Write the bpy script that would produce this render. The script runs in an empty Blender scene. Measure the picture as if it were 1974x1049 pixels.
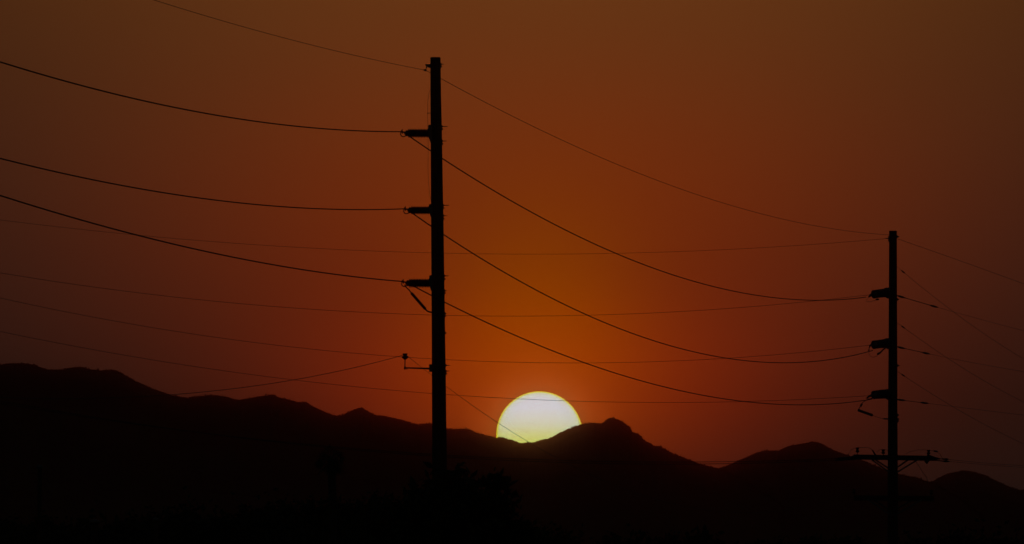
import bpy, bmesh, math, random
from mathutils import Vector, Matrix

# ------------------------------------------------------------------ camera
F_PX, W_PX, H_PX, HORIZON = 17834.0, 1974.0, 1049.0, 1144.0
CAM_Z = 1.6
TILT = math.atan((HORIZON - H_PX / 2) / F_PX)
scene = bpy.context.scene
col = scene.collection
cam_data = bpy.data.cameras.new('camera')
cam = bpy.data.objects.new('camera', cam_data)
col.objects.link(cam)
cam_data.sensor_width = 36.0
cam_data.lens = F_PX / W_PX * 36.0
cam_data.clip_start = 0.5
cam_data.clip_end = 200000.0
cam.location = (0, 0, CAM_Z)
cam.rotation_euler = (math.pi / 2 + TILT, 0, 0)
scene.camera = cam

# ------------------------------------------------------------------ sky, sun, exposure
SUN_EL = math.atan((HORIZON - 838) / F_PX)            # just under one degree
SUN_AZ = math.atan((1040 - W_PX / 2) / F_PX)           # to the right of +Y
SUN_DIR = Vector((math.sin(SUN_AZ) * math.cos(SUN_EL), math.cos(SUN_AZ) * math.cos(SUN_EL), math.sin(SUN_EL)))
SUN_RIGHT = SUN_DIR.cross(Vector((0, 0, 1))).normalized()
SUN_UP = SUN_RIGHT.cross(SUN_DIR).normalized()

world = bpy.data.worlds.new('World')
scene.world = world
world.use_nodes = True
nt = world.node_tree
nt.nodes.clear()


def mth(tree, op, a, b=None, clamp=False):
    n = tree.nodes.new('ShaderNodeMath')
    n.operation = op
    n.use_clamp = clamp
    for i, v in enumerate((a, b)):
        if v is None:
            continue
        if isinstance(v, (int, float)):
            n.inputs[i].default_value = v
        else:
            tree.links.new(v, n.inputs[i])
    return n.outputs[0]


def build_sky():
    L = nt.links
    out = nt.nodes.new('ShaderNodeOutputWorld')
    sky = nt.nodes.new('ShaderNodeTexSky')
    sky.sky_type = 'NISHITA'
    sky.sun_disc = False
    sky.sun_elevation = SUN_EL
    sky.sun_rotation = SUN_AZ
    sky.air_density = 1.5
    sky.dust_density = 8.0
    sky.ozone_density = 1.0
    bg = nt.nodes.new('ShaderNodeBackground')
    bg.inputs['Strength'].default_value = 0.014       # dusk, exposed for the sun's disc
    L.new(sky.outputs['Color'], bg.inputs['Color'])
    # smoke-laden air round the sun: forward-scattered light, a function of direction only
    tc = nt.nodes.new('ShaderNodeTexCoord')

    def dot(v):
        n = nt.nodes.new('ShaderNodeVectorMath')
        n.operation = 'DOT_PRODUCT'
        L.new(tc.outputs['Generated'], n.inputs[0])
        n.inputs[1].default_value = v
        return n.outputs['Value']
    x, y, z = dot(SUN_RIGHT), dot(SUN_UP), dot(SUN_DIR)
    d = math.pi / 180
    lobes = [(0.917, 0.397, 0.270, 1, (0.26211, 0.01955, -0.00312)),
             (0.435, 0.545, 0.497, 1, (0.08511, 0.04340, -0.00559)),
             (1.689, 0.777, 1.254, 1, (0.13185, 0.00701, -0.00622)),
             (11.000, 2.322, 0.144, 1, (0.01479, 0.01156, 0.01031)),
             (2.795, 1.612, 3.618, 6, (0.10991, 0.03964, 0.00662))]
    total = None
    for sx, sy, cy, up, rgb in lobes:
        qx = mth(nt, 'MULTIPLY', x, 1 / (sx * d))
        dy = mth(nt, 'SUBTRACT', y, cy * d)
        hi = mth(nt, 'MULTIPLY', mth(nt, 'MAXIMUM', dy, 0.0), 1 / (sy * up * d))
        lo = mth(nt, 'MULTIPLY', mth(nt, 'MINIMUM', dy, 0.0), 1 / (sy * d))
        qy = mth(nt, 'ADD', hi, lo)
        q = mth(nt, 'ADD', mth(nt, 'MULTIPLY', qx, qx), mth(nt, 'MULTIPLY', qy, qy))
        g = mth(nt, 'EXPONENT', mth(nt, 'MULTIPLY', q, -0.5))
        vm = nt.nodes.new('ShaderNodeVectorMath')
        vm.operation = 'SCALE'
        vm.inputs[0].default_value = rgb
        L.new(g, vm.inputs['Scale'])
        if total is None:
            total = vm.outputs[0]
        else:
            ad = nt.nodes.new('ShaderNodeVectorMath')
            L.new(total, ad.inputs[0])
            L.new(vm.outputs[0], ad.inputs[1])
            total = ad.outputs[0]
    front = mth(nt, 'MULTIPLY', z, 4.0, clamp=True)      # only the sun's half of the sky glows
    # very faint unevenness of the smoke
    nz = nt.nodes.new('ShaderNodeTexNoise')
    mp = nt.nodes.new('ShaderNodeMapping')
    mp.inputs['Scale'].default_value = (1, 1, 2.2)
    L.new(tc.outputs['Generated'], mp.inputs[0])
    L.new(mp.outputs[0], nz.inputs['Vector'])
    nz.inputs['Scale'].default_value = 42.0
    nz.inputs['Detail'].default_value = 2.0
    f2 = mth(nt, 'ADD', mth(nt, 'MULTIPLY', nz.outputs[0], 0.05), 0.975)
    mx = nt.nodes.new('ShaderNodeVectorMath')
    mx.operation = 'MAXIMUM'
    mx.inputs[1].default_value = (0, 0, 0.0004)
    L.new(total, mx.inputs[0])
    total = mx.outputs[0]
    sc = nt.nodes.new('ShaderNodeVectorMath')
    sc.operation = 'SCALE'
    L.new(total, sc.inputs[0])
    L.new(mth(nt, 'MULTIPLY', front, f2), sc.inputs['Scale'])
    bg2 = nt.nodes.new('ShaderNodeBackground')
    L.new(sc.outputs[0], bg2.inputs['Color'])
    bg2.inputs['Strength'].default_value = 1.0
    add = nt.nodes.new('ShaderNodeAddShader')
    L.new(bg.outputs[0], add.inputs[0])
    L.new(bg2.outputs[0], add.inputs[1])
    L.new(add.outputs[0], out.inputs['Surface'])


build_sky()

sun_data = bpy.data.lights.new('sunlight', 'SUN')
sun_data.energy = 0.0005                                # the smoke leaves almost nothing of it
sun_data.angle = math.radians(0.53)
sun_data.color = (1.0, 0.55, 0.22)
sun_lamp = bpy.data.objects.new('sunlight', sun_data)
sun_lamp.rotation_euler = (-SUN_DIR).to_track_quat('-Z', 'Y').to_euler()
sun_lamp.location = (0, 0, 60)
col.objects.link(sun_lamp)

scene.view_settings.view_transform = 'Standard'
scene.view_settings.look = 'None'
scene.view_settings.exposure = 0.0
scene.view_settings.gamma = 1.0
scene.view_settings.use_curve_mapping = False
scene.cycles.volume_bounces = 0
scene.cycles.max_bounces = 3
scene.cycles.use_denoising = True
scene.cycles.filter_width = 1.55

random.seed(7)
PI = math.pi

# ------------------------------------------------------------------ helpers
FWD = Vector((0, math.cos(TILT), math.sin(TILT)))
UPV = Vector((0, -math.sin(TILT), math.cos(TILT)))
CAM = Vector((0, 0, CAM_Z))


def ray(px, py):
    return FWD * F_PX + Vector((1, 0, 0)) * (px - W_PX / 2) + UPV * (H_PX / 2 - py)


def at(px, py, Y):
    """World point seen at photo pixel (px, py) at distance Y along +Y."""
    r = ray(px, py)
    return CAM + r * (Y / r.y)


def mat(name, colour, rough=0.8, metal=0.0, var=0.35, scale=8.0, stretch=(1, 1, 1), bump=0.0):
    m = bpy.data.materials.new(name)
    m.use_nodes = True
    t = m.node_tree
    b = t.nodes['Principled BSDF']
    b.inputs['Roughness'].default_value = rough
    b.inputs['Metallic'].default_value = metal
    tc = t.nodes.new('ShaderNodeTexCoord')
    mp = t.nodes.new('ShaderNodeMapping')
    mp.inputs['Scale'].default_value = stretch
    n = t.nodes.new('ShaderNodeTexNoise')
    n.inputs['Scale'].default_value = scale
    n.inputs['Detail'].default_value = 4
    r = t.nodes.new('ShaderNodeValToRGB')
    r.color_ramp.elements[0].position = 0.3
    r.color_ramp.elements[1].position = 0.7
    r.color_ramp.elements[0].color = tuple(c * (1 - var) for c in colour) + (1,)
    r.color_ramp.elements[1].color = tuple(min(1, c * (1 + var)) for c in colour) + (1,)
    t.links.new(tc.outputs['Object'], mp.inputs[0])
    t.links.new(mp.outputs[0], n.inputs['Vector'])
    t.links.new(n.outputs[0], r.inputs[0])
    t.links.new(r.outputs[0], b.inputs['Base Color'])
    if bump:
        bp = t.nodes.new('ShaderNodeBump')
        bp.inputs['Strength'].default_value = bump
        bp.inputs['Distance'].default_value = 0.02
        t.links.new(n.outputs[0], bp.inputs['Height'])
        t.links.new(bp.outputs[0], b.inputs['Normal'])
    return m


M_WOOD = mat('weathered_pole_wood', (0.11, 0.075, 0.05), 0.9, 0, 0.4, 6, (6, 6, 0.3), 0.5)
M_STEEL = mat('galvanised_steel', (0.25, 0.25, 0.26), 0.55, 0.7, 0.25, 30)
M_POLY = mat('grey_polymer', (0.11, 0.115, 0.125), 0.6, 0, 0.15, 20)
M_PORC = mat('brown_porcelain', (0.07, 0.035, 0.02), 0.35, 0, 0.2, 12)
M_WIRE = mat('weathered_conductor', (0.16, 0.155, 0.15), 0.65, 0.6, 0.2, 4)
M_HILL = mat('desert_hill_scrub', (0.06, 0.052, 0.038), 0.95, 0, 0.45, 0.02)
M_GROUND = mat('dry_ground', (0.22, 0.17, 0.12), 0.95, 0, 0.3, 0.15)
M_LEAF = mat('dusty_leaves', (0.06, 0.075, 0.035), 0.8, 0, 0.4, 1.5)
M_BARK = mat('dark_bark', (0.09, 0.07, 0.05), 0.9, 0, 0.35, 5, (3, 3, 0.6), 0.4)

# parts of a mesh builder -------------------------------------------------


class MB:
    def __init__(self):
        self.v, self.f = [], []

    def ring(self, c, u, w, r, n):
        k = len(self.v)
        for i in range(n):
            a = 2 * PI * i / n
            self.v.append(c + (u * math.cos(a) + w * math.sin(a)) * r)
        return k

    @staticmethod
    def frame(d):
        d = d.normalized()
        a = Vector((0, 0, 1)) if abs(d.z) < 0.9 else Vector((1, 0, 0))
        u = d.cross(a).normalized()
        return u, d.cross(u).normalized()

    def tube(self, pts, rad, n=8, caps=True):
        """Tube along pts; rad is one number or one per point."""
        pts = [Vector(p) for p in pts]
        rs = rad if isinstance(rad, (list, tuple)) else [rad] * len(pts)
        ks = []
        for i, p in enumerate(pts):
            d = pts[min(i + 1, len(pts) - 1)] - pts[max(i - 1, 0)]
            u, w = self.frame(d)
            ks.append(self.ring(p, u, w, rs[i], n))
        for a, b in zip(ks, ks[1:]):
            for j in range(n):
                self.f.append((a + j, a + (j + 1) % n, b + (j + 1) % n, b + j))
        if caps:
            self.f.append(tuple(ks[0] + j for j in reversed(range(n))))
            self.f.append(tuple(ks[-1] + j for j in range(n)))
        return self

    def lathe(self, p0, p1, prof, n=16):
        """Solid of revolution about p0->p1; prof = [(t, r)] with t along the axis."""
        p0, p1 = Vector(p0), Vector(p1)
        u, w = self.frame(p1 - p0)
        ks = [self.ring(p0.lerp(p1, t), u, w, r, n) for t, r in prof]
        for a, b in zip(ks, ks[1:]):
            for j in range(n):
                self.f.append((a + j, a + (j + 1) % n, b + (j + 1) % n, b + j))
        self.f.append(tuple(ks[0] + j for j in reversed(range(n))))
        self.f.append(tuple(ks[-1] + j for j in range(n)))
        return self

    def beam(self, p0, p1, wide, tall):
        """Rectangular bar from p0 to p1, 'tall' along z where it can be."""
        p0, p1 = Vector(p0), Vector(p1)
        d = (p1 - p0).normalized()
        s = d.cross(Vector((0, 0, 1)))
        s = s.normalized() if s.length > 1e-3 else Vector((1, 0, 0))
        t = s.cross(d).normalized()
        k = len(self.v)
        for p in (p0, p1):
            for a, b in ((-1, -1), (1, -1), (1, 1), (-1, 1)):
                self.v.append(p + s * (a * wide / 2) + t * (b * tall / 2))
        for q in ((3, 2, 1, 0), (4, 5, 6, 7), (0, 1, 5, 4), (1, 2, 6, 5), (2, 3, 7, 6), (3, 0, 4, 7)):
            self.f.append(tuple(k + i for i in q))
        return self

    def prism(self, outline, depth):
        """Outline of world points (facing the camera) given a thickness along y."""
        n, k = len(outline), len(self.v)
        for dy in (-depth / 2, depth / 2):
            for p in outline:
                self.v.append(Vector(p) + Vector((0, dy, 0)))
        self.f.append(tuple(k + i for i in range(n)))
        self.f.append(tuple(k + n + i for i in reversed(range(n))))
        for i in range(n):
            j = (i + 1) % n
            self.f.append((k + i, k + n + i, k + n + j, k + j))
        return self

    def build(self, name, material, parent=None, smooth=False, origin=None):
        o0 = Vector(origin) if origin is not None else Vector((0, 0, 0))
        if parent is not None:
            o0 = ORIGINS[parent.name]
        me = bpy.data.meshes.new(name)
        me.from_pydata([tuple(v - o0) for v in self.v], [], self.f)
        me.update()
        if smooth:
            me.shade_smooth()
        me.materials.append(material)
        o = bpy.data.objects.new(name, me)
        col.objects.link(o)
        if parent is not None:
            o.parent = parent
            ORIGINS[o.name] = o0
        else:
            o.location = o0
            ORIGINS[o.name] = o0
        return o


ORIGINS = {}


def tag(o, label=None, cat=None, group=None, kind=None):
    for k, v in (('label', label), ('category', cat), ('group', group), ('kind', kind)):
        if v:
            o[k] = v
    return o


def thing(name, loc, label, cat, group=None):
    o = bpy.data.objects.new(name, None)
    o.empty_display_size = 0.3
    o.location = loc
    col.objects.link(o)
    ORIGINS[o.name] = Vector(loc)
    return tag(o, label, cat, group)


# ------------------------------------------------------------------ setting: ground, hills, sun
def grid_mesh(name, P, material):
    nu, nv = len(P), len(P[0])
    v = [p for row in P for p in row]
    f = [(i * nv + j, (i + 1) * nv + j, (i + 1) * nv + j + 1, i * nv + j + 1) for i in range(nu - 1) for j in range(nv - 1)]
    me = bpy.data.meshes.new(name)
    me.from_pydata(v, [], f)
    me.update()
    me.shade_smooth()
    me.materials.append(material)
    o = bpy.data.objects.new(name, me)
    col.objects.link(o)
    return o


xs = [-9000 + 500 * i for i in range(37)]
ys = [-400, -200, 0, 100, 200, 300, 400, 600, 900, 1500] + [2000 + 1000 * i for i in range(14)]
tag(grid_mesh('ground', [[(x, y, 0.0) for y in ys] for x in xs], M_GROUND), kind='structure')

from mathutils import noise as mnoise


def interp(poly, x):
    if x <= poly[0][0]:
        return poly[0][1]
    for (x0, y0), (x1, y1) in zip(poly, poly[1:]):
        if x <= x1:
            return y0 + (y1 - y0) * (x - x0) / (x1 - x0)
    return poly[-1][1]


SHRUBS = MB()


def ridge(name, poly, Y, depth, seed, shrub_n):
    """A hill range: a long crest with spurs and gullies on both flanks."""
    x0, x1 = poly[0][0], poly[-1][0]
    n = int((x1 - x0) / 1.6)
    vs = [-1, -0.86, -0.72, -0.6, -0.49, -0.39, -0.3, -0.22, -0.15, -0.09, -0.045, -0.018, 0,
          0.02, 0.06, 0.13, 0.24, 0.4, 0.6, 0.8, 1]
    P = []
    crest = []
    for i in range(n + 1):
        px = x0 + (x1 - x0) * i / n
        wy = Y + 140 * mnoise.noise(Vector((px / 210, seed, 0))) + 40 * mnoise.noise(Vector((px / 50, seed, 5)))
        c = at(px, interp(poly, px), wy)
        zc = c.z + 0.55 * mnoise.noise(Vector((px / 4.5, seed, 9))) + 0.35 * mnoise.noise(Vector((px / 2.0, seed, 4)))
        zc = max(zc, -3)
        crest.append((px, Vector((c.x, wy, zc))))
        row = []
        for v in vs:
            a = abs(v)
            dep = depth if v < 0 else depth * 0.8
            y = wy + v * dep
            prof = (1 - a) ** 1.25
            spur = mnoise.fractal(Vector((c.x / 420, y / 700, seed)), 1.0, 2.0, 5)
            h = zc * prof * (1 + 0.45 * spur * min(1, a * 3.5) * (1 - a))
            if v < 0:                                   # flank stays below the sight line to the crest
                lim = CAM_Z + (zc - CAM_Z) * (y / wy) - 0.5 - a * zc * 0.12 if v < -0.001 else zc
                h = min(h, max(lim, 0.2))
            row.append((c.x * (y / wy) if v < 0 else c.x, y, h - 2.0 * (a > 0.99)))
        P.append(row)
    o = tag(grid_mesh(name, P, M_HILL), kind='structure')
    # scrub and small trees standing along the crest and upper flank
    rnd = random.Random(seed)
    for k in range(shrub_n):
        i = rnd.randrange(2, n - 2)
        p = crest[i][1].lerp(crest[i + 1][1], rnd.random()).copy()
        if p.z < 15:
            continue
        p.y += rnd.uniform(-25, 10)
        p.z += -abs(rnd.gauss(0, 0.5)) - 0.4
        r = rnd.uniform(0.4, 1.1)
        hgt = r * rnd.uniform(0.8, 1.5) + (rnd.random() < 0.04) * rnd.uniform(.6, 1.6)
        b = len(SHRUBS.v)
        for a in range(5):
            th = a * 2 * PI / 5 + rnd.random()
            SHRUBS.v.append(p + Vector((math.cos(th) * r * rnd.uniform(.7, 1.1), math.sin(th) * r, rnd.uniform(0.2, 0.7) * hgt)))
        SHRUBS.v.append(p + Vector((rnd.uniform(-.3, .3) * r, 0, hgt)))
        SHRUBS.v.append(p + Vector((0, 0, -0.4)))
        for a in range(5):
            SHRUBS.f.append((b + a, b + (a + 1) % 5, b + 5))
            SHRUBS.f.append((b + (a + 1) % 5, b + a, b + 6))
    return o


ridge('mountain_range', [
    (-260, 735), (-200, 722), (-100, 708), (0, 704), (20, 702), (50, 702), (66, 704), (78, 709), (92, 713), (105, 714), (120, 713),
    (140, 710), (155, 708.5), (165, 711), (175, 714), (195, 715), (220, 714), (235, 720), (260, 735), (290, 748),
    (310, 756), (330, 763), (345, 765.5), (362, 768), (375, 766), (395, 764), (415, 763), (435, 766), (455, 771),
    (464, 772), (485, 768), (505, 765), (527, 762), (540, 768), (560, 773), (575, 777), (590, 776), (600, 783),
    (612, 789), (630, 797), (650, 803), (660, 801), (680, 792), (697, 787), (708, 793), (722, 801), (745, 804),
    (770, 809), (790, 816), (806, 819.5), (825, 817), (835, 817), (848, 823), (862, 827), (880, 828), (900, 827.5),
    (908, 830), (915, 834), (930, 839), (945, 842), (958, 845), (967, 844), (975, 846), (985, 849), (997, 853.5),
    (1010, 857), (1040, 866), (1080, 884), (1130, 920), (1180, 970), (1230, 1020)], 8500, 2400, 11, 5200)
ridge('mountain_peak', [
    (900, 930), (940, 900), (970, 876), (990, 863), (1010, 855.5), (1030, 854), (1045, 849), (1060, 846), (1075, 838), (1090, 831),
    (1105, 824), (1120, 820), (1128, 817.5), (1145, 816), (1158, 818), (1166, 813), (1174, 807), (1183, 807),
    (1197, 813), (1205, 819), (1213, 824), (1218, 832), (1222, 835), (1230, 837), (1237, 844), (1239, 849),
    (1250, 855), (1262, 861), (1272, 861), (1280, 866), (1300, 877), (1330, 888), (1350, 896), (1370, 901),
    (1400, 909), (1440, 930), (1500, 970), (1560, 1020)], 8350, 2300, 23, 3200)
ridge('mountain_hill', [
    (1250, 1010), (1300, 960), (1340, 922), (1365, 907), (1385, 903.5), (1400, 900), (1420, 890), (1440, 882), (1460, 873),
    (1475, 870), (1500, 870), (1520, 861), (1535, 858), (1550, 856), (1565, 852), (1580, 855), (1595, 863),
    (1615, 873), (1632, 878), (1650, 884), (1680, 896), (1710, 908), (1730, 914), (1745, 918), (1765, 921),
    (1780, 927), (1800, 933), (1850, 960), (1900, 1000)], 9200, 2400, 37, 2600)
ridge('mountain_shoulder', [
    (1640, 1000), (1700, 965), (1750, 943), (1780, 933), (1798, 928), (1812, 920), (1830, 913), (1850, 909), (1862, 908), (1880, 911),
    (1900, 918), (1920, 928), (1945, 939), (1965, 945), (1974, 946), (2060, 965), (2140, 985), (2220, 1020)],
    10200, 2400, 51, 1600)
so = SHRUBS.build('ridge_scrub', M_LEAF)
tag(so, 'dark scrub and small trees growing along the mountain crests', 'scrub', None, 'stuff')


def build_sun():
    D = 30000.0
    c = CAM + SUN_DIR * D
    r = D * 83.3 / F_PX
    bm = bmesh.new()
    bmesh.ops.create_uvsphere(bm, u_segments=96, v_segments=48, radius=r)
    me = bpy.data.meshes.new('sun')
    bm.to_mesh(me)
    bm.free()
    me.shade_smooth()
    m = bpy.data.materials.new('sun_surface')
    m.use_nodes = True
    t = m.node_tree
    t.nodes.clear()
    out = t.nodes.new('ShaderNodeOutputMaterial')
    em = t.nodes.new('ShaderNodeEmission')
    lw = t.nodes.new('ShaderNodeLayerWeight')           # limb darkening
    lw.inputs['Blend'].default_value = 0.5
    ramp = t.nodes.new('ShaderNodeValToRGB')
    e = ramp.color_ramp.elements
    e[0].position = 0.0
    e[0].color = (0.425, 0.555, 0.63, 1)
    e[1].position = 1.0
    e[1].color = (0.44, 0.36, 0.0, 1)
    for q, kc in ((0.45, (0.425, 0.555, 0.62, 1)), (0.66, (0.435, 0.55, 0.46, 1)), (0.78, (0.455, 0.53, 0.13, 1)), (0.88, (0.48, 0.46, 0.01, 1))):
        k = e.new(q)
        k.color = kc
    t.links.new(lw.outputs['Facing'], ramp.inputs[0])
    # the lower limb shines through more air, which takes its blue
    tc = t.nodes.new('ShaderNodeTexCoord')
    sp = t.nodes.new('ShaderNodeSeparateXYZ')
    t.links.new(tc.outputs['Generated'], sp.inputs[0])
    r2 = t.nodes.new('ShaderNodeValToRGB')
    e = r2.color_ramp.elements
    e[0].position = 0.40
    e[0].color = (0.93, 0.96, 0.18, 1)
    e[1].position = 0.80
    e[1].color = (1, 1, 1, 1)
    for q, kc in ((0.50, (0.93, 0.95, 0.36, 1)), (0.62, (0.96, 0.97, 0.68, 1))):
        k = e.new(q)
        k.color = kc
    t.links.new(sp.outputs['Z'], r2.inputs[0])
    mx = t.nodes.new('ShaderNodeMix')
    mx.data_type = 'RGBA'
    mx.blend_type = 'MULTIPLY'
    mx.inputs['Factor'].default_value = 1.0
    t.links.new(ramp.outputs[0], mx.inputs[6])
    t.links.new(r2.outputs[0], mx.inputs[7])
    t.links.new(mx.outputs[2], em.inputs['Color'])
    em.inputs['Strength'].default_value = SUN_STRENGTH
    t.links.new(em.outputs[0], out.inputs['Surface'])
    me.materials.append(m)
    o = bpy.data.objects.new('sun', me)
    o.location = c
    col.objects.link(o)
    tag(o, 'glowing pale yellow sun half sunk behind the mountain ridge', 'sun')


AIR_DENSITY = 0.6e-5
HAZE_DENSITY = 6.0e-5
HAZE_G = 0.9985
SUN_STRENGTH = 2.55
build_sun()


def build_haze():
    mb = MB()
    x0, x1, y0, y1, z0, z1 = -9500, 9500, -600, 15600, -9.0, 330.0
    for x in (x0, x1):
        for y in (y0, y1):
            for z in (z0, z1):
                mb.v.append(Vector((x, y, z)))
    mb.f += [(0, 1, 3, 2), (4, 6, 7, 5), (0, 4, 5, 1), (2, 3, 7, 6), (0, 2, 6, 4), (1, 5, 7, 3)]
    m = bpy.data.materials.new('smoky_air')
    m.use_nodes = True
    t = m.node_tree
    t.nodes.clear()
    out = t.nodes.new('ShaderNodeOutputMaterial')
    pv = t.nodes.new('ShaderNodeVolumePrincipled')
    pv.inputs['Color'].default_value = (1.0, 0.19, 0.01, 1)
    pv.inputs['Density'].default_value = HAZE_DENSITY
    pv.inputs['Anisotropy'].default_value = HAZE_G
    # the clear air itself: a little even scattering of the dome's cool light
    pa = t.nodes.new('ShaderNodeVolumePrincipled')
    pa.inputs['Color'].default_value = (0.6, 0.9, 1.0, 1)
    pa.inputs['Density'].default_value = AIR_DENSITY
    pa.inputs['Anisotropy'].default_value = 0.0
    ad = t.nodes.new('ShaderNodeAddShader')
    t.links.new(pv.outputs[0], ad.inputs[0])
    t.links.new(pa.outputs[0], ad.inputs[1])
    t.links.new(ad.outputs[0], out.inputs['Volume'])
    o = mb.build('haze', m)
    tag(o, None, None, None, 'stuff')


build_haze()

# ------------------------------------------------------------------ utility poles
NEAR_Y, FAR_Y = 284.0, 416.0


def pole_shaft(root, Y, prof, seed):
    """prof: (photo row, left edge, right edge) from the top downwards; the foot is in the ground."""
    mb = MB()
    rnd = random.Random(seed)
    pts = []
    for py, xl, xr in prof:
        a, b = at(xl, py, Y), at(xr, py, Y)
        pts.append(((a + b) / 2, (b - a).length / 2))
    lo, hi = pts[-1], pts[-2]
    k = (lo[0].z + 0.02) / (hi[0].z - lo[0].z)
    foot = lo[0] + (lo[0] - hi[0]) * k
    foot.z = -0.02
    pts.append((foot, lo[1] * 1.05))
    rows = []
    for (p, r), (q, s) in zip(pts, pts[1:]):
        for i in range(8):
            t = i / 8
            rows.append((p.lerp(q, t), r + (s - r) * t))
    rows.append(pts[-1])
    n = 28
    top = rows[0]
    rows = [(top[0] + Vector((0, 0, 0.0)), top[1] * 0.93), (top[0] - Vector((0, 0, 0.02)), top[1])] + rows[1:]
    for i, (c, r) in enumerate(rows):
        for j in range(n):
            a = 2 * PI * j / n
            rr = r * (1 + 0.012 * mnoise.noise(Vector((math.cos(a) * 3, math.sin(a) * 3, c.z * 0.6 + seed))))
            mb.v.append(c + Vector((math.cos(a) * rr, math.sin(a) * rr, 0)))
    for i in range(len(rows) - 1):
        for j in range(n):
            a, b = i * n + j, i * n + (j + 1) % n
            mb.f.append((b, a, a + n, b + n))
    mb.f.append(tuple(range(n)))
    return mb.build('shaft', M_WOOD, root, True)


near = thing('utility_pole', (at(850.5, 1244, NEAR_Y).x, NEAR_Y, 0),
             'tall near wooden power pole with three horizontal insulators on its left side', 'utility pole', 'power poles of the line')
far = thing('utility_pole', (at(1720, 1212, FAR_Y).x, FAR_Y, 0),
            'smaller farther wooden power pole with two crossarms low on its shaft', 'utility pole', 'power poles of the line')
pole_shaft(near, NEAR_Y, [(110.5, 829.5, 849.2), (180, 829.7, 850.2), (270, 830.2, 852.2), (430, 831, 855), (600, 832, 857.5),
                          (750, 832.6, 859.8), (950, 833.4, 862)], 1)
pole_shaft(far, FAR_Y, [(445, 1714, 1729), (560, 1713.4, 1729.2), (680, 1712.8, 1729.8), (800, 1711.8, 1730), (950, 1711, 1731)], 2)


def insulator(root, Y, tip, butt, r_shed, n_shed, dy0=0.0, dy1=0.0, core=0.55):
    """Post insulator from its wire end (tip) to its plate end (butt), photo pixels."""
    a, b = at(*tip, Y) + Vector((0, dy0, 0)), at(*butt, Y) + Vector((0, dy1, 0))
    prof = [(0, r_shed * 0.5)]
    for i in range(n_shed):
        t0 = 0.03 + 0.94 * i / n_shed
        dt = 0.94 / n_shed
        R = r_shed * (1.0 if i % 2 == 0 else 0.97)
        prof += [(t0, r_shed * core), (t0 + dt * 0.2, R), (t0 + dt * 0.65, R * 0.98), (t0 + dt * 0.8, r_shed * core)]
    prof += [(1, r_shed * core)]
    o = MB().lathe(a, b, prof, 18).build('insulator', M_POLY, root, False)
    return o, a, b


def arc(c, u, w, r, a0, a1, n=14):
    return [c + u * (r * math.cos(a0 + (a1 - a0) * i / n)) + w * (r * math.sin(a0 + (a1 - a0) * i / n)) for i in range(n + 1)]


X, Z = Vector((1, 0, 0)), Vector((0, 0, 1))


def near_insulator(tip_x, cy, plate, r):
    Y = NEAR_Y
    px = Y / F_PX
    xl, xr, yt, yb = plate
    ins, a, b = insulator(near, Y, (tip_x + 14, cy), (xl + 1.5, cy), r * px, 13, 0, 0, 0.74)
    # mounting plate bolted flat against the pole, slanted gusset under it
    pl = MB().prism([at(xr + 3, yt, Y), at(xl, yt, Y), at(xl - .6, yt + 3, Y), at(xl - .6, yb - 12, Y), at(xr, yb, Y), at(xr + 3, yb, Y)], 0.24)
    pl.build('mounting_plate', M_STEEL, ins)
    # end fitting: neck, wire clamp above, open ring below
    c = at(tip_x + 6, cy + 1.5, Y)
    e = MB().lathe(at(tip_x + 8, cy, Y), at(tip_x + 15, cy, Y), [(0, 2.5 * px), (.3, 3.4 * px), (.35, 5.6 * px), (.8, 6.2 * px), (1, 4 * px)], 14)
    e.build('end_fitting', M_STEEL, ins, True)
    g = MB().tube(arc(c, X, Z, 5.2 * px, PI * 0.86, PI * 2.12), 0.95 * px, 8)
    g.build('arcing_ring', M_STEEL, ins, True)
    k = MB().beam(at(tip_x, cy - 2.6, Y), at(tip_x + 9, cy - 2.0, Y), 4.5 * px, 3.0 * px)
    k.beam(at(tip_x + 2.2, cy - 6.2, Y), at(tip_x + 4.2, cy - 2, Y), 2.4 * px, 2.0 * px)
    k.tube([at(tip_x + 3.8, cy - 7.8, Y), at(tip_x + 4.2, cy + 1, Y)], 0.9 * px, 8)
    k.tube([at(tip_x + 9, cy - 2.2, Y), at(tip_x + 12, cy - 0.2, Y)], 1.4 * px, 8)
    k.build('wire_clamp', M_STEEL, ins)
    return ins


near_insulator(771.5, 257, (826, 830, 241, 275), 8.8)
near_insulator(777.5, 405.6, (827.3, 831, 394, 420), 8.0)
near_insulator(773.5, 546, (828, 832, 531, 562.5), 8.8)

npx = NEAR_Y / F_PX
# surge arrester hung from the lowest insulator
ar = MB().lathe(at(792.5, 564.5, NEAR_Y), at(820.5, 596.5, NEAR_Y),
                [(0, 1.6 * npx)] + [q for i in range(13) for q in ((0.03 + i * .073, 2.2 * npx), (0.05 + i * .073, 3.1 * npx), (0.075 + i * .073, 3.0 * npx))] + [(1, 1.6 * npx)], 12
                ).build('surge_arrester', M_POLY, near)
MB().tube([at(780, 549, NEAR_Y), at(784, 555, NEAR_Y), at(788, 558.5, NEAR_Y), at(793, 565, NEAR_Y)], [1.3 * npx, 1.0 * npx, 1.2 * npx, 1.0 * npx], 8
          ).build('lead', M_WIRE, ar, True)
MB().tube([at(820, 596, NEAR_Y), at(822.5, 598.8, NEAR_Y), at(826, 601, NEAR_Y), at(834, 602.6, NEAR_Y)], 1.5 * npx, 8).build('hook', M_STEEL, ar, True)

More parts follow.
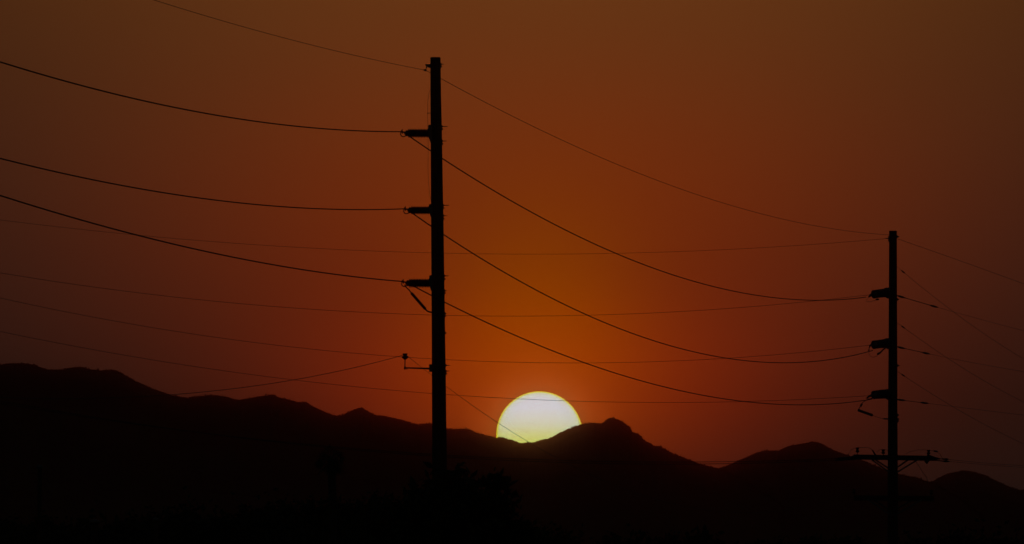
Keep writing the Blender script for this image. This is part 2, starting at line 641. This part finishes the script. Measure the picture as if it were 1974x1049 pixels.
# shield wire bracket at the top
tb = MB().prism([at(833, 123, NEAR_Y), at(826, 124, NEAR_Y), at(820, 123.8, NEAR_Y), at(820, 126.4, NEAR_Y), at(823.5, 127.6, NEAR_Y), at(825, 130, NEAR_Y), at(833, 132, NEAR_Y)], 0.1
                ).build('top_bracket', M_STEEL, near)
MB().tube([at(822.5, 126, NEAR_Y), at(822.2, 131, NEAR_Y), at(820.5, 134.5, NEAR_Y)], 1.2 * npx, 8).build('hanger_link', M_STEEL, tb)
MB().prism([at(814.5, 134.6, NEAR_Y), at(819, 133.6, NEAR_Y), at(822, 133, NEAR_Y), at(822.4, 137.6, NEAR_Y), at(818.5, 137.2, NEAR_Y)], 0.06).build('wire_clamp', M_STEEL, tb)

# low stand-off arm with a pin insulator
sa = MB().tube([at(834, 710.8, NEAR_Y), at(779.5, 709.2, NEAR_Y)], [1.9 * npx, 1.4 * npx], 10)
sa.beam(at(833.5, 702.5, NEAR_Y), at(833.5, 717, NEAR_Y), 0.2, 0.06)
sa.tube([at(780.6, 706.6, NEAR_Y), at(780.4, 712.4, NEAR_Y)], 1.9 * npx, 10)
sa.tube([at(784.5, 708, NEAR_Y), at(784.5, 712.6, NEAR_Y)], 1.0 * npx, 8)
sa = sa.build('standoff_arm', M_STEEL, near)
MB().tube([at(780.6, 709, NEAR_Y), at(780.8, 692, NEAR_Y)], 1.0 * npx, 8).build('pin', M_STEEL, sa)
MB().lathe(at(780.8, 693.5, NEAR_Y), at(780.8, 681.5, NEAR_Y),
           [(0, 1.6 * npx), (.1, 3.0 * npx), (.3, 6.0 * npx), (.5, 6.4 * npx), (.58, 4.2 * npx), (.72, 3.0 * npx), (.8, 4.4 * npx), (.92, 5.0 * npx), (1, 4.6 * npx)], 16
           ).build('pin_insulator', M_PORC, sa, True)


def bolt(root, Y, px_, py_, length, r=0.8, side=1):
    """A through-bolt end with square washer, nut and its spare length of thread."""
    k = Y / F_PX
    m = MB()
    m.tube([at(px_ - 3 * side, py_, Y), at(px_ + length * side, py_, Y)], r * k, 6)
    m.beam(at(px_ - .6 * side, py_, Y), at(px_ + 0.9 * side, py_, Y), 5.2 * k, 5.2 * k)
    m.lathe(at(px_ + .9 * side, py_, Y), at(px_ + 2.6 * side, py_, Y), [(0, 1.9 * k), (1, 1.9 * k)], 6)
    return m.build('bolt', M_STEEL, root)


def near_edge(py):
    return 849 + (py - 110) * (859.8 - 849) / 640


for py, ln, pr in ((124, 6, .75), (244, 11.5, .8), (272, 9, .7), (396, 11.5, .8), (416, 7, .7), (532, 8.5, .8), (560.5, 4.5, .7),
                   (604.5, 3.6, .8), (642, 1.5, 1.0), (704.5, 8.5, .75), (715.5, 7.5, .75)):
    bolt(near, NEAR_Y, near_edge(py), py, ln, pr)
for py in (128.6, 249, 277.5, 401, 422, 538, 565, 609, 720.5):
    bolt(near, NEAR_Y, near_edge(py), py, 2.6, 1.2)
# the earth wire bowing off the pole, and its staple
MB().tube([at(829.5, 172, NEAR_Y), at(826.5, 181, NEAR_Y), at(824.6, 195, NEAR_Y), at(824.4, 225, NEAR_Y), at(825.0, 262, NEAR_Y), at(825.6, 290, NEAR_Y),
           at(824.8, 325, NEAR_Y), at(826, 352, NEAR_Y), at(828, 372, NEAR_Y), at(831, 388, NEAR_Y)], 0.34 * npx, 6).build('earth_wire', M_WIRE, near, True)
MB().tube([at(832, 217.8, NEAR_Y), at(823.4, 218.4, NEAR_Y)], 0.7 * npx, 6).build('staple', M_STEEL, near)

# ---- far pole
fpx = FAR_Y / F_PX


def far_insulator(tip, butt, rr, plate, dy):
    p0 = insulator(far, FAR_Y, tip, butt, rr * fpx, 9, dy * 1.3, dy * 0.25, 0.72)
    ins = p0[0]
    MB().lathe(p0[1] + (p0[1] - p0[2]).normalized() * 0.1, p0[1] + (p0[2] - p0[1]).normalized() * 0.03, [(0, 2.0 * fpx), (.5, 3.2 * fpx), (1, 5.2 * fpx)], 12
               ).build('end_fitting', M_STEEL, ins, True)
    if plate:
        MB().prism([at(q[0], q[1], FAR_Y) for q in plate], 0.3).build('mounting_plate', M_STEEL, ins)
    return ins


for cy in (564.5, 662, 760):
    flat = 0 if cy < 700 else -1
    s = 0 if cy > 700 else 1
    far_insulator((1684, cy + 1.2 * s + 1), (1711, cy - 1.0 + flat), 8.4,
                  [(1716, cy - 9.6), (1708, cy - 9.8), (1704.5, cy - 8.4), (1704.5, cy + 7), (1711, cy + 11), (1716, cy + 11)], 0.55)
    far_insulator((1687, cy + 2.4 + s), (1712, cy + 1.0), 7.6, None, -0.5)
# wire shoes and jumper loops on the far pole
j = MB().tube([at(1683.5, 566.5, FAR_Y), at(1677.5, 569.5, FAR_Y), at(1674.5, 573, FAR_Y)], [2.4 * fpx, 2.4 * fpx, 1.4 * fpx], 8)
j.tube([at(1680, 567, FAR_Y), at(1677, 571.5, FAR_Y)], 2.0 * fpx, 8)
j.build('wire_clamp', M_STEEL, far, True)
jl = MB().tube([at(1674.5, 573, FAR_Y), at(1669.8, 578.5, FAR_Y), at(1670.5, 581.5, FAR_Y), at(1677, 582, FAR_Y), at(1684, 580, FAR_Y), at(1690, 577.6, FAR_Y)], 0.45 * fpx, 6)
jl = jl.build('jumper_loop', M_WIRE, far, True)
MB().tube([at(1688, 577.4, FAR_Y), at(1694.3, 577.2, FAR_Y)], 1.7 * fpx, 8).build('connector', M_STEEL, jl)
MB().tube([at(1681.5, 664.5, FAR_Y), at(1677, 666.5, FAR_Y), at(1674.5, 676.5, FAR_Y)], [2.6 * fpx, 2.0 * fpx, 1.7 * fpx], 8).build('wire_clamp', M_STEEL, far, True)
jl = MB().tube([at(1674.5, 676, FAR_Y), at(1675, 682, FAR_Y), at(1678.5, 687.5, FAR_Y), at(1684, 689, FAR_Y), at(1690, 686.6, FAR_Y), at(1694, 682.5, FAR_Y)], 0.42 * fpx, 6)
jl = jl.build('jumper_loop', M_WIRE, far, True)
MB().tube([at(1691, 684, FAR_Y), at(1693, 682, FAR_Y), at(1697, 680, FAR_Y), at(1703, 673.5, FAR_Y), at(1707, 671, FAR_Y)], [1.2 * fpx, 2.3 * fpx, 1.6 * fpx, 1.3 * fpx, 1.7 * fpx], 8).build('connector', M_STEEL, jl, True)
MB().tube([at(1683, 762, FAR_Y), at(1676, 763.6, FAR_Y), at(1670.5, 768.5, FAR_Y)], [2.4 * fpx, 2.2 * fpx, 1.2 * fpx], 8).build('wire_clamp', M_STEEL, far, True)
jl = MB().tube([at(1682, 768, FAR_Y), at(1675, 769, FAR_Y), at(1666, 773.6, FAR_Y), at(1661.5, 778, FAR_Y), at(1658, 784.5, FAR_Y), at(1655, 789.5, FAR_Y)], 0.8 * fpx, 6)
jl = jl.build('jumper_loop', M_WIRE, far, True)
MB().tube([at(1661.8, 778.5, FAR_Y), at(1659, 783.5, FAR_Y)], 2.0 * fpx, 8).build('connector', M_STEEL, jl)
sa = MB().lathe(at(1653.5, 790.5, FAR_Y), at(1682.5, 801, FAR_Y), [(0, 2.4 * fpx)] + [q for i in range(9) for q in ((.04 + .1 * i, 2.2 * fpx), (.08 + .1 * i, 3.2 * fpx))] + [(1, 2.0 * fpx)], 10
                ).build('surge_arrester', M_POLY, far)
MB().tube([at(1682.5, 801, FAR_Y), at(1692, 804.5, FAR_Y), at(1703, 807.6, FAR_Y)], 0.38 * fpx, 6).build('lead', M_WIRE, sa)
MB().tube([at(1703, 807.6, FAR_Y), at(1714, 807.6, FAR_Y)], 1.4 * fpx, 8).build('stud', M_STEEL, sa)
# top clamps
tb = MB().tube([at(1714.5, 459.6, FAR_Y), at(1707, 459.8, FAR_Y)], 0.9 * fpx, 8)
tb.beam(at(1713.4, 455, FAR_Y), at(1713.4, 466, FAR_Y), 0.16, 0.05)
tb.build('top_bracket', M_STEEL, far)
for py, ln, r_ in ((456.4, 4.5, .9), (577.2, 3.6, .9), (705, 4.2, .9), (800, 2.6, 1.1), (808, 3.6, .9), (812, 1.8, 1.0)):
    bolt(far, FAR_Y, 1729.2 + (py - 445) / 350, py, ln, r_)


def crossarm(y_l, y_r, xl, xr, thick, brace):
    """A pair of wooden arms bolted either side of the pole, with flat steel braces."""
    first = None
    for s in (-1, 1):
        a, b = at(xl, y_l + 0.4 * s, FAR_Y), at(xr, y_r + 0.4 * s, FAR_Y)
        off = Vector((0, s * 0.29, 0))
        o = MB().beam(a + off, b + off, 0.1, thick * fpx).build('crossarm', M_WOOD, far)
        first = first or o
        for (x0, y0, x1, y1) in brace:
            if (s < 0) == (y0 > y1 and (x0, y0, x1, y1) in brace[1::2]):
                MB().beam(at(x0, y0, FAR_Y) + off * 1.25, at(x1, y1, FAR_Y) + off * 1.25, 0.02, 2.9 * fpx).build('brace', M_STEEL, o)
    return first


arm = crossarm(881, 883.6, 1645, 1789, 8.6,
               [(1729, 901.5, 1752, 886), (1729, 910.5, 1771, 885), (1713, 902.5, 1687, 885.5), (1713, 910, 1680, 886.5)])
low = crossarm(960, 961.5, 1646, 1800, 9.0,
               [(1729, 982, 1758, 964), (1729, 991, 1776, 964), (1713, 982, 1686, 964), (1713, 991, 1672, 963)])


def pin_ins(px_, base_y, top_y, parent, dy):
    h = base_y - top_y
    o = MB()
    off = Vector((0, dy, 0))
    o.lathe(at(px_, base_y, FAR_Y) + off, at(px_, top_y, FAR_Y) + off,
            [(0, .8 * fpx), (.35, .8 * fpx), (.36, 2.2 * fpx), (.46, 3.6 * fpx), (.6, 3.6 * fpx), (.68, 2.2 * fpx), (.76, 2.2 * fpx), (.84, 3.3 * fpx), (.97, 3.3 * fpx), (1, 2.4 * fpx)], 14)
    return o.build('pin_insulator', M_PORC, parent, True)


pin_ins(1652.4, 878, 863.0, arm, -0.29)
pin_ins(1702.2, 880, 867.0, arm, -0.29)
pin_ins(1789.6, 881, 867.6, arm, -0.29)
pin_ins(1646, 957, 943, low, -0.29)
pin_ins(1795, 958, 945, low, -0.29)
# hanging piece under the right of the upper arm
MB().lathe(at(1786.5, 887, FAR_Y), at(1786.8, 894.5, FAR_Y), [(0, 3.6 * fpx), (.3, 5.0 * fpx), (.65, 2.8 * fpx), (1, .9 * fpx)], 12).build('strain_shackle', M_STEEL, arm, True)
# dead-end insulators at both arm ends
for pts in ([(1786, 879.5), (1800, 883.6), (1812, 885.0), (1815, 885), (1824, 885.6), (1828, 885.8)],
            [(1788, 884.5), (1800, 885.4), (1806, 887.4), (1815, 888.6), (1824, 889.2), (1831, 889.6)],
            [(1648, 881), (1640, 882.2), (1632, 882.8), (1624, 883.4), (1616, 884), (1609, 884.3)],
            [(1648, 883.5), (1640, 884.6), (1632, 885.4), (1624, 886.4), (1616, 887), (1609, 887.4)]):
    off = 0.29 if pts[0][1] in (884.5, 883.5) else -0.29
    rr = [4.2, 3.2, 1.2, 1.0, 2.2, 1.0] if pts[0][0] > 1700 else [3.6, 2.6, 1.8, 2.0, 1.6, 0.9]
    MB().tube([at(a, b, FAR_Y) + Vector((0, off, 0)) for a, b in pts], [q * fpx for q in rr], 10).build('strain_insulator', M_PORC, arm, True)
# jumpers looping over the pins
for pts, r_ in (([(1634, 884), (1635.5, 876), (1640, 868), (1646, 864.6), (1653, 863.4), (1664, 863), (1674, 863.6), (1680, 866.4), (1685, 873)], .42),
                ([(1690, 872), (1695, 867.6), (1702, 866.4), (1710, 868), (1714, 871)], .38),
                ([(1745, 875), (1757, 870), (1770, 867.4), (1789, 868), (1804, 870.2), (1811, 875), (1816, 884)], .38),
                ([(1764, 890), (1772, 900), (1778, 911), (1785.5, 920), (1787.4, 927), (1787, 934)], .42)):
    jo = MB().tube([at(a, b, FAR_Y) + Vector((0, -0.32, 0)) for a, b in pts], r_ * fpx, 6).build('jumper_loop', M_WIRE, arm, True)
    if pts[0][0] == 1745:
        MB().tube([at(1799.5, 869.6, FAR_Y) + Vector((0, -.32, 0)), at(1807, 870.8, FAR_Y) + Vector((0, -.32, 0))], 1.6 * fpx, 8).build('connector', M_STEEL, jo)
# fused cut-out leaning on the left of the upper arm
MB().tube([at(1681, 868, FAR_Y) + Vector((0, -.45, 0)), at(1687, 878, FAR_Y) + Vector((0, -.45, 0)), at(1682, 889, FAR_Y) + Vector((0, -.45, 0))], [1.4 * fpx, 1.9 * fpx, 2.0 * fpx], 8).build('fuse_cutout', M_PORC, arm)

# ------------------------------------------------------------------ overhead wires
D1 = (-19.46, -132.0)        # towards the next pole nearer the camera
D2 = (19.46, 132.0)
DT = (-45.0, -21.0)          # the second line, leaving to the left
DR = (30.0, 150.0)           # and going away to the right


def wire(pts, A_px, A_Y, B, rad, label, group, name='overhead_wire', t_end=1.0, keep_start=True, tags=None):
    """Fit a sagging curve through photo points in the vertical plane A->A+B; a real wire of real thickness."""
    A = at(A_px[0], A_px[1], A_Y)
    bx, by = B
    data = []
    for px_, py_ in pts:
        r = ray(px_, py_)
        # solve (CAM + s r).xy = A.xy + t B
        det = r.x * (-by) - r.y * (-bx)
        ax, ay = A.x - CAM.x, A.y - CAM.y
        s = (ax * (-by) - ay * (-bx)) / det
        t = (r.x * ay - r.y * ax) / det
        data.append((t, CAM.z + s * r.z))
    # least squares z = A.z + b t + c t^2 (through the clamp)
    s11 = sum(t * t for t, z in data)
    s12 = sum(t ** 3 for t, z in data)
    s22 = sum(t ** 4 for t, z in data)
    y1 = sum(t * (z - A.z) for t, z in data)
    y2 = sum(t * t * (z - A.z) for t, z in data)
    det = s11 * s22 - s12 * s12
    b = (y1 * s22 - y2 * s12) / det
    c = (s11 * y2 - s12 * y1) / det
    P = []
    n = 72
    for i in range(n + 1):
        t = t_end * i / n
        P.append(Vector((A.x + bx * t, A.y + by * t, max(A.z + b * t + c * t * t, 0.5))))
    o = MB().tube(P, rad, 6).build(name, M_WIRE, None, True, P[0])
    tag(o, label, 'power line', group)
    return o, (lambda t: Vector((A.x + bx * t, A.y + by * t, A.z + b * t + c * t * t)))


G1, G2, G3, G4 = ('wires running left from the near pole', 'wires between the two poles', 'thin wires crossing behind the near pole',
                  'wires running right from the far pole')
wire([(297, 0), (400, 31.7), (500, 60.7), (600, 87.4), (700, 109.4)], (817, 134.9), NEAR_Y, D1, 0.0075,
     'thin shield wire sloping up left from the top of the near pole', G1)
wire([(0, 119), (100, 149), (200, 177), (300, 200), (400, 219.5), (500, 234.5), (600, 246), (700, 252)], (775, 254), NEAR_Y, D1, 0.019,
     'thick wire sagging left from the topmost insulator of the near pole', G1)
wire([(0, 304.5), (100, 329), (187, 350), (300, 370), (400, 383.7), (500, 394.7), (600, 401.4), (700, 403)], (780, 402.6), NEAR_Y, D1, 0.018,
     'thick wire sagging left from the middle insulator of the near pole', G1)
wire([(0, 376.7), (100, 407.4), (200, 437.4), (300, 462.7), (400, 485), (500, 505.4), (600, 522.4), (700, 535.8)], (777, 542.8), NEAR_Y, D1, 0.019,
     'thick wire rising left from the lowest insulator of the near pole', G1)
wire([(333.5, 761), (436, 751), (524.5, 738.2), (612.6, 724.7), (686, 708.8), (718.4, 700)], (778, 684.5), NEAR_Y, D1, 0.0085,
     'low wire dropping left from the stand-off arm towards the mountain', G1)

wire([(851.4, 153.4), (954.4, 209.8), (1068.8, 264), (1183.3, 314.3), (1297.7, 359.7), (1340, 374), (1354, 378.6), (1469, 412), (1583, 436.5), (1659.5, 448.4), (1711, 453.5)],
     (822, 136.2), NEAR_Y, D2, 0.0085, 'thin shield wire between the tops of the two poles', G2, t_end=1.03)
wire([(828.6, 290.2), (851.4, 306), (954.4, 370.8), (1068.8, 432.6), (1183.3, 487), (1297.7, 529.7), (1340, 543.4), (1354.4, 547.7), (1469, 569.8), (1568, 578.6), (1621, 577.8), (1671, 573.2)],
     (779, 256), NEAR_Y, D2, 0.0185, 'thick wire from topmost insulator of near pole to topmost of far pole', G2, t_end=0.985)
wire([(799.5, 413), (830.4, 435), (855, 452), (954.4, 514.4), (1068.8, 577.7), (1183.3, 629.6), (1297.7, 669.3), (1340, 680), (1354.4, 682), (1468.8, 697.2), (1526, 698.7), (1583, 694.5), (1640.5, 685.7), (1690, 674.7)],
     (784, 403.5), NEAR_Y, D2, 0.0185, 'thick wire from middle insulator of near pole to middle of far pole', G2, t_end=1.0)
wire([(801.8, 554), (831.5, 570), (858.5, 584.7), (954.4, 631.5), (1068.8, 679.6), (1183.3, 718.8), (1297.7, 749.7), (1354.4, 761.6), (1468.8, 776), (1545, 780), (1621, 777.3), (1690, 769)],
     (782, 543.6), NEAR_Y, D2, 0.0185, 'thick wire from lowest insulator of near pole to lowest of far pole', G2, t_end=1.0)
wire([(788, 687.5), (831.5, 721.8), (860, 744.7), (898, 774.5), (960.8, 815.2), (1019.5, 852.7), (1646, 946)],
     (783, 684.5), NEAR_Y, D2, 0.006, 'low wire from the stand-off arm crossing the face of the sun', G2, t_end=0.97)

wire([(0, 422.4), (133.4, 439.4), (300, 457.7), (500, 474), (600, 478.7), (700, 484), (830, 488.4), (992.6, 490), (1107, 488.9), (1340, 482), (1469, 475.4), (1583, 467.8)],
     (1709, 460), FAR_Y, DT, 0.0078, 'topmost thin wire from left edge to the top of the far pole', G3)
wire([(0, 523.4), (166.8, 551), (333.5, 574.5), (500, 590.5), (600, 598.2), (700, 603.5), (830, 607.8), (992.6, 609), (1107, 607), (1221, 602.9), (1340, 597), (1469, 588.3), (1564, 578.8)],
     (1679, 568), FAR_Y, DT, 0.0098, 'second thin wire down, from left edge to far pole\'s topmost insulators', G3)
wire([(0, 571.1), (166.8, 608.8), (333.5, 640.2), (500, 663.7), (600, 675.2), (700, 684.2), (830, 691.9), (992.6, 698.2), (1107, 699), (1221, 696.7), (1340, 691), (1469, 682.3), (1600, 672)],
     (1678, 665.3), FAR_Y, DT, 0.0098, 'third thin wire down, from left edge to far pole\'s middle insulators', G3)
wire([(0, 636.9), (166.8, 670.2), (317.8, 700), (436, 717), (553.9, 732.9), (671.4, 745.8), (789, 755.5), (863, 761.2), (985, 767.3), (1107, 771.9), (1340, 774), (1392.6, 772.3), (1545, 768.9)],
     (1674, 763), FAR_Y, DT, 0.0098, 'fourth thin wire down, passing over the top of the sun', G3)
wire([(1600, 885.6), (1427, 889.7), (1339, 890.8), (1100, 888), (985, 884)], (1611, 884.2), FAR_Y, DT, 0.0145,
     'upper wire running left from the far pole\'s crossarm past the hills', 'crossarm wires running left')
wire([(1600, 889), (1427, 893.7), (1339, 894.7), (1100, 892), (985, 888)], (1611, 887.2), FAR_Y, DT, 0.0145,
     'lower wire running left from the far pole\'s crossarm past the hills', 'crossarm wires running left')

wire([(1795.4, 482.7), (1887.6, 516.7), (1974, 547.3)], (1730, 460.5), FAR_Y, D2, 0.0085,
     'topmost thin wire sloping down right from the top of the far pole', G4)


def span_with_fitting(pts, A_px, B, rad, label, group, fits, r_str):
    """A wire that ends on the pole in a strain insulator; the insulator belongs to the pole."""
    r0 = at(A_px[0], A_px[1], FAR_Y)
    o, f = wire(pts, A_px, FAR_Y, B, rad, label, group)
    for i, (px_, ln, rr, nm) in enumerate(fits):
        # parameter where the wire passes photo column px_
        lo, hi = 0.0, 1.0
        for _ in range(40):
            mid = (lo + hi) / 2
            q = f(mid)
            cx = W_PX / 2 + F_PX * q.x / (q.y * math.cos(TILT) + (q.z - CAM_Z) * math.sin(TILT))
            if cx < px_:
                lo = mid
            else:
                hi = mid
        d = (f(lo + 0.001) - f(lo)).normalized()
        if nm == 'strain_insulator':
            e = f(0.0)
            pts3 = [e.lerp(f(lo), k / 6) for k in range(7)]
            MB().tube(pts3, [r_str * fpx * (1.0 if k % 2 else 0.8) for k in range(7)], 8).build(nm, M_POLY, far, True)
        p = f(lo)
        u = Vector((d.x, d.y, d.z))
        MB().lathe(p - u * ln / 2, p + u * ln / 2, [(0, rr * .4 * fpx), (.3, rr * fpx), (.7, rr * fpx), (1, rr * .4 * fpx)], 10).build('strain_clamp' if nm == 'strain_insulator' else 'vibration_damper', M_STEEL,
                                                                                                            far if nm == 'strain_insulator' else o, True)
    return o


for i, (pts, a, w) in enumerate((
        ([(1741, 524.7), (1803.8, 575), (1887.6, 637), (1974, 692.3)], (1729, 514), 'topmost'),
        ([(1741, 630.3), (1803.8, 674.7), (1887.6, 729.2), (1974, 775.3)], (1729, 621.8), 'middle'),
        ([(1738.9, 722), (1803.8, 764), (1887.6, 813), (1967, 852.8)], (1729, 715.5), 'lowest'))):
    span_with_fitting(pts, a, D2, 0.0072, w + ' of the three steep wires descending right from the far pole', G4, [(1741, 1.6, 1.35, 'vibration_damper')], 0)
for i, (pts, a, w, q) in enumerate((
        ([(1799.6, 590.5), (1845.7, 603.5), (1974, 637.8)], (1731, 570.4), 'topmost', 1800),
        ([(1785, 681), (1824.8, 689.4), (1974, 716.6)], (1731, 669), 'middle', 1785),
        ([(1782, 777), (1837, 783.7), (1974, 800.4)], (1731, 770.4), 'lowest', 1782))):
    span_with_fitting(pts, a, DR, 0.0066, w + ' of the three gently sloping wires right of the far pole', G4,
                      [(1737, 2.4, 2.0, 'end'), (q, 2.4, 1.9, 'strain_insulator')], 0.8 - 0.14 * i)
wire([(1831, 886), (1879.5, 891), (1974, 898)], (1826, 885.6), FAR_Y, DR, 0.0075, 'upper wire running right from the far pole\'s crossarm', 'crossarm wires running right')
wire([(1833, 889.8), (1900, 896), (1974, 901.4)], (1829, 889.5), FAR_Y, DR, 0.0075, 'lower wire running right from the far pole\'s crossarm', 'crossarm wires running right')


# ------------------------------------------------------------------ trees and posts in the dark below
def leafy_tree(base, height, spread, n_leaf, seed, label, skew=0.0, cat='tree'):
    rnd = random.Random(seed)
    root = thing('desert_tree', base, label, cat, 'dark trees along the bottom of the view')
    b = Vector(base)
    limbs = MB()
    tips = []

    def grow(p, d, length, r, level):
        pts, rs = [p], [r]
        for k in range(4):
            d = (d + Vector((rnd.gauss(0, .18), rnd.gauss(0, .18), rnd.gauss(0.04, .1)))).normalized()
            p = p + d * length / 4
            pts.append(p)
            rs.append(r * (1 - 0.13 * (k + 1)))
            if level >= 2:
                tips.append((p.copy(), level))
        limbs.tube(pts, rs, 7 if level < 2 else 5)
        if level < 4:
            for _ in range(3 if level < 3 else 2):
                a = rnd.uniform(0, 2 * PI)
                tilt = rnd.uniform(0.35, 0.95)
                nd = (d * math.cos(tilt) + Vector((math.cos(a) * spread + skew, math.sin(a) * spread, 0.15)) * math.sin(tilt)).normalized()
                grow(pts[rnd.choice((2, 3, 4))], nd, length * rnd.uniform(.6, .85), rs[-1] * .75, level + 1)
    grow(b - Vector((0, 0, .05)), Vector((0, 0, 1)), height * 0.30, height * 0.028, 0)
    limbs.build('trunk', M_BARK, root, True)
    cr = MB()
    for k in range(n_leaf):
        p, lv = rnd.choice(tips)
        q = p + Vector((rnd.gauss(0, .22), rnd.gauss(0, .22), rnd.gauss(-0.02, .17))) * (height / 6)
        s = rnd.uniform(.05, .13) * height / 6
        u = Vector((rnd.gauss(0, 1), rnd.gauss(0, 1), rnd.gauss(0, 1))).normalized()
        w = u.cross(Vector((rnd.gauss(0, 1), rnd.gauss(0, 1), rnd.gauss(0, 1)))).normalized()
        i = len(cr.v)
        cr.v += [q - u * s * 1.6, q + w * s * .7, q + u * s * 1.6, q - w * s * .7]
        cr.f.append((i, i + 1, i + 2, i + 3))
    cr.build('crown', M_LEAF, root)
    return root


def gx(px_, Y):
    return at(px_, 1100, Y).x


leafy_tree((gx(815, 236), 236, 0), 6.0, 1.1, 15000, 3, 'large dark spreading tree at the foot of the near pole', 0.12)
leafy_tree((gx(930, 222), 222, 0), 3.3, 1.15, 8000, 8, 'dark bushy tree just right of the near pole\'s foot', 0.1)
leafy_tree((gx(560, 250), 250, 0), 4.4, 1.1, 9000, 5, 'dark low tree left of the slender palm', 0.0)
leafy_tree((gx(420, 262), 262, 0), 3.9, 1.1, 7000, 14, 'small dark tree below the double-humped ridge at left', 0.0)


def tree_belt():
    """The far belt of trees across the plain, read as one mass."""
    rnd = random.Random(77)
    mb = MB()
    tops = [(-160, 985), (40, 968), (160, 990), (300, 972), (430, 958), (560, 940), (680, 934), (760, 926), (860, 932), (960, 962), (1060, 1004),
            (1160, 1016), (1320, 1008), (1450, 1022), (1620, 1014), (1760, 1024), (1900, 1012), (2140, 1018)]
    px_ = -160.0
    while px_ < 2140:
        Y = rnd.uniform(430, 620)
        top = at(px_, interp(tops, px_) + rnd.uniform(8, 30), Y)
        R_ = rnd.uniform(1.0, 2.1)
        c = Vector((top.x, Y, top.z - R_ * 0.8))
        lumps = [(c + Vector((rnd.gauss(0, .55) * R_, rnd.gauss(0, .55) * R_, rnd.gauss(-.1, .25) * R_)), R_ * rnd.uniform(.35, .75)) for _ in range(7)]
        lumps.append((c - Vector((0, 0, R_)), R_ * 1.15))
        for k in range(640):
            p, r = rnd.choice(lumps)
            q = p + Vector((rnd.gauss(0, .45), rnd.gauss(0, .45), rnd.gauss(0, .4))) * r
            sz = rnd.uniform(.07, .17)
            if k % 5 == 0:
                q.z -= rnd.uniform(.8, 3.2)
                sz *= 2.2
            u = Vector((rnd.gauss(0, 1), rnd.gauss(0, 1), rnd.gauss(0, 1))).normalized()
            w = u.cross(Vector((rnd.gauss(0, 1), rnd.gauss(0, 1), rnd.gauss(0, 1)))).normalized()
            i = len(mb.v)
            mb.v += [q - u * sz * 1.5, q + w * sz * .8, q + u * sz * 1.5, q - w * sz * .8]
            mb.f.append((i, i + 1, i + 2, i + 3))
        mb.tube([Vector((c.x, Y, -0.05)), Vector((c.x + rnd.uniform(-.2, .2), Y, c.z * .6)), c], [.16, .11, .05], 6)
        px_ += rnd.uniform(14, 26)
    o = mb.build('treeline', M_LEAF)
    tag(o, 'dark belt of distant trees across the foot of the picture', 'trees', None, 'stuff')


tree_belt()


def palm(base, h, seed, label):
    rnd = random.Random(seed)
    root = thing('palm_tree', base, label, 'palm tree')
    b = Vector(base)
    pts = [b + Vector((0.12 * math.sin(k / 8 * 2), 0, h * k / 10 - 0.05)) for k in range(11)]
    MB().tube(pts, [.19 - .008 * k + .012 * (k % 2) for k in range(11)], 12).build('trunk', M_BARK, root, True)
    top = pts[-1]
    for k in range(26):
        a = rnd.uniform(0, 2 * PI)
        el = rnd.uniform(-.7, 1.1)
        d = Vector((math.cos(a) * math.cos(el), math.sin(a) * math.cos(el), math.sin(el)))
        side = d.cross(Z).normalized()
        st = top + d * .3
        f = MB().tube([top, st], .012, 5)
        nrm = side.cross(d)
        for m in range(11):
            th = (m - 5) * .26
            q = st + (d * math.cos(th) + side * math.sin(th)) * rnd.uniform(.3, .42) - Z * (.1 + .05 * abs(m - 5))
            i = len(f.v)
            f.v += [st + nrm * .004, q + side * .0 + nrm * .002, st.lerp(q, .55) + (side * math.cos(th) - d * math.sin(th)) * .035]
            f.f.append((i, i + 1, i + 2))
        f.build('frond', M_LEAF, root)


palm((gx(634, 300), 300, 0), 6.0, 4, 'slender dark palm standing left of the near pole')
for px_, py_, Y, r, lab in ((76, 903, 240, .055, 'slim dark street pole in the lower left corner'),
                            (182, 1009, 205, .075, 'short dark post right of the slim street pole'),
                            (300, 1005, 215, .05, 'thin dark post below the long left slope of the mountain')):
    base = Vector((gx(px_, Y), Y, 0))
    top = at(px_, py_, Y)
    root = thing('post', base, lab, 'post', 'slim posts in the lower left')
    h = top.z
    MB().tube([base - Z * .02, base + Z * h * .5, base + Z * h], [r * 1.15, r * 1.05, r], 12).build('shaft', M_WOOD, root, True)
    MB().lathe(base + Z * h, base + Z * (h + .09), [(0, r * 1.5), (.5, r * 1.7), (.8, r * 1.1), (1, r * .4)], 12).build('cap', M_STEEL, root, True)
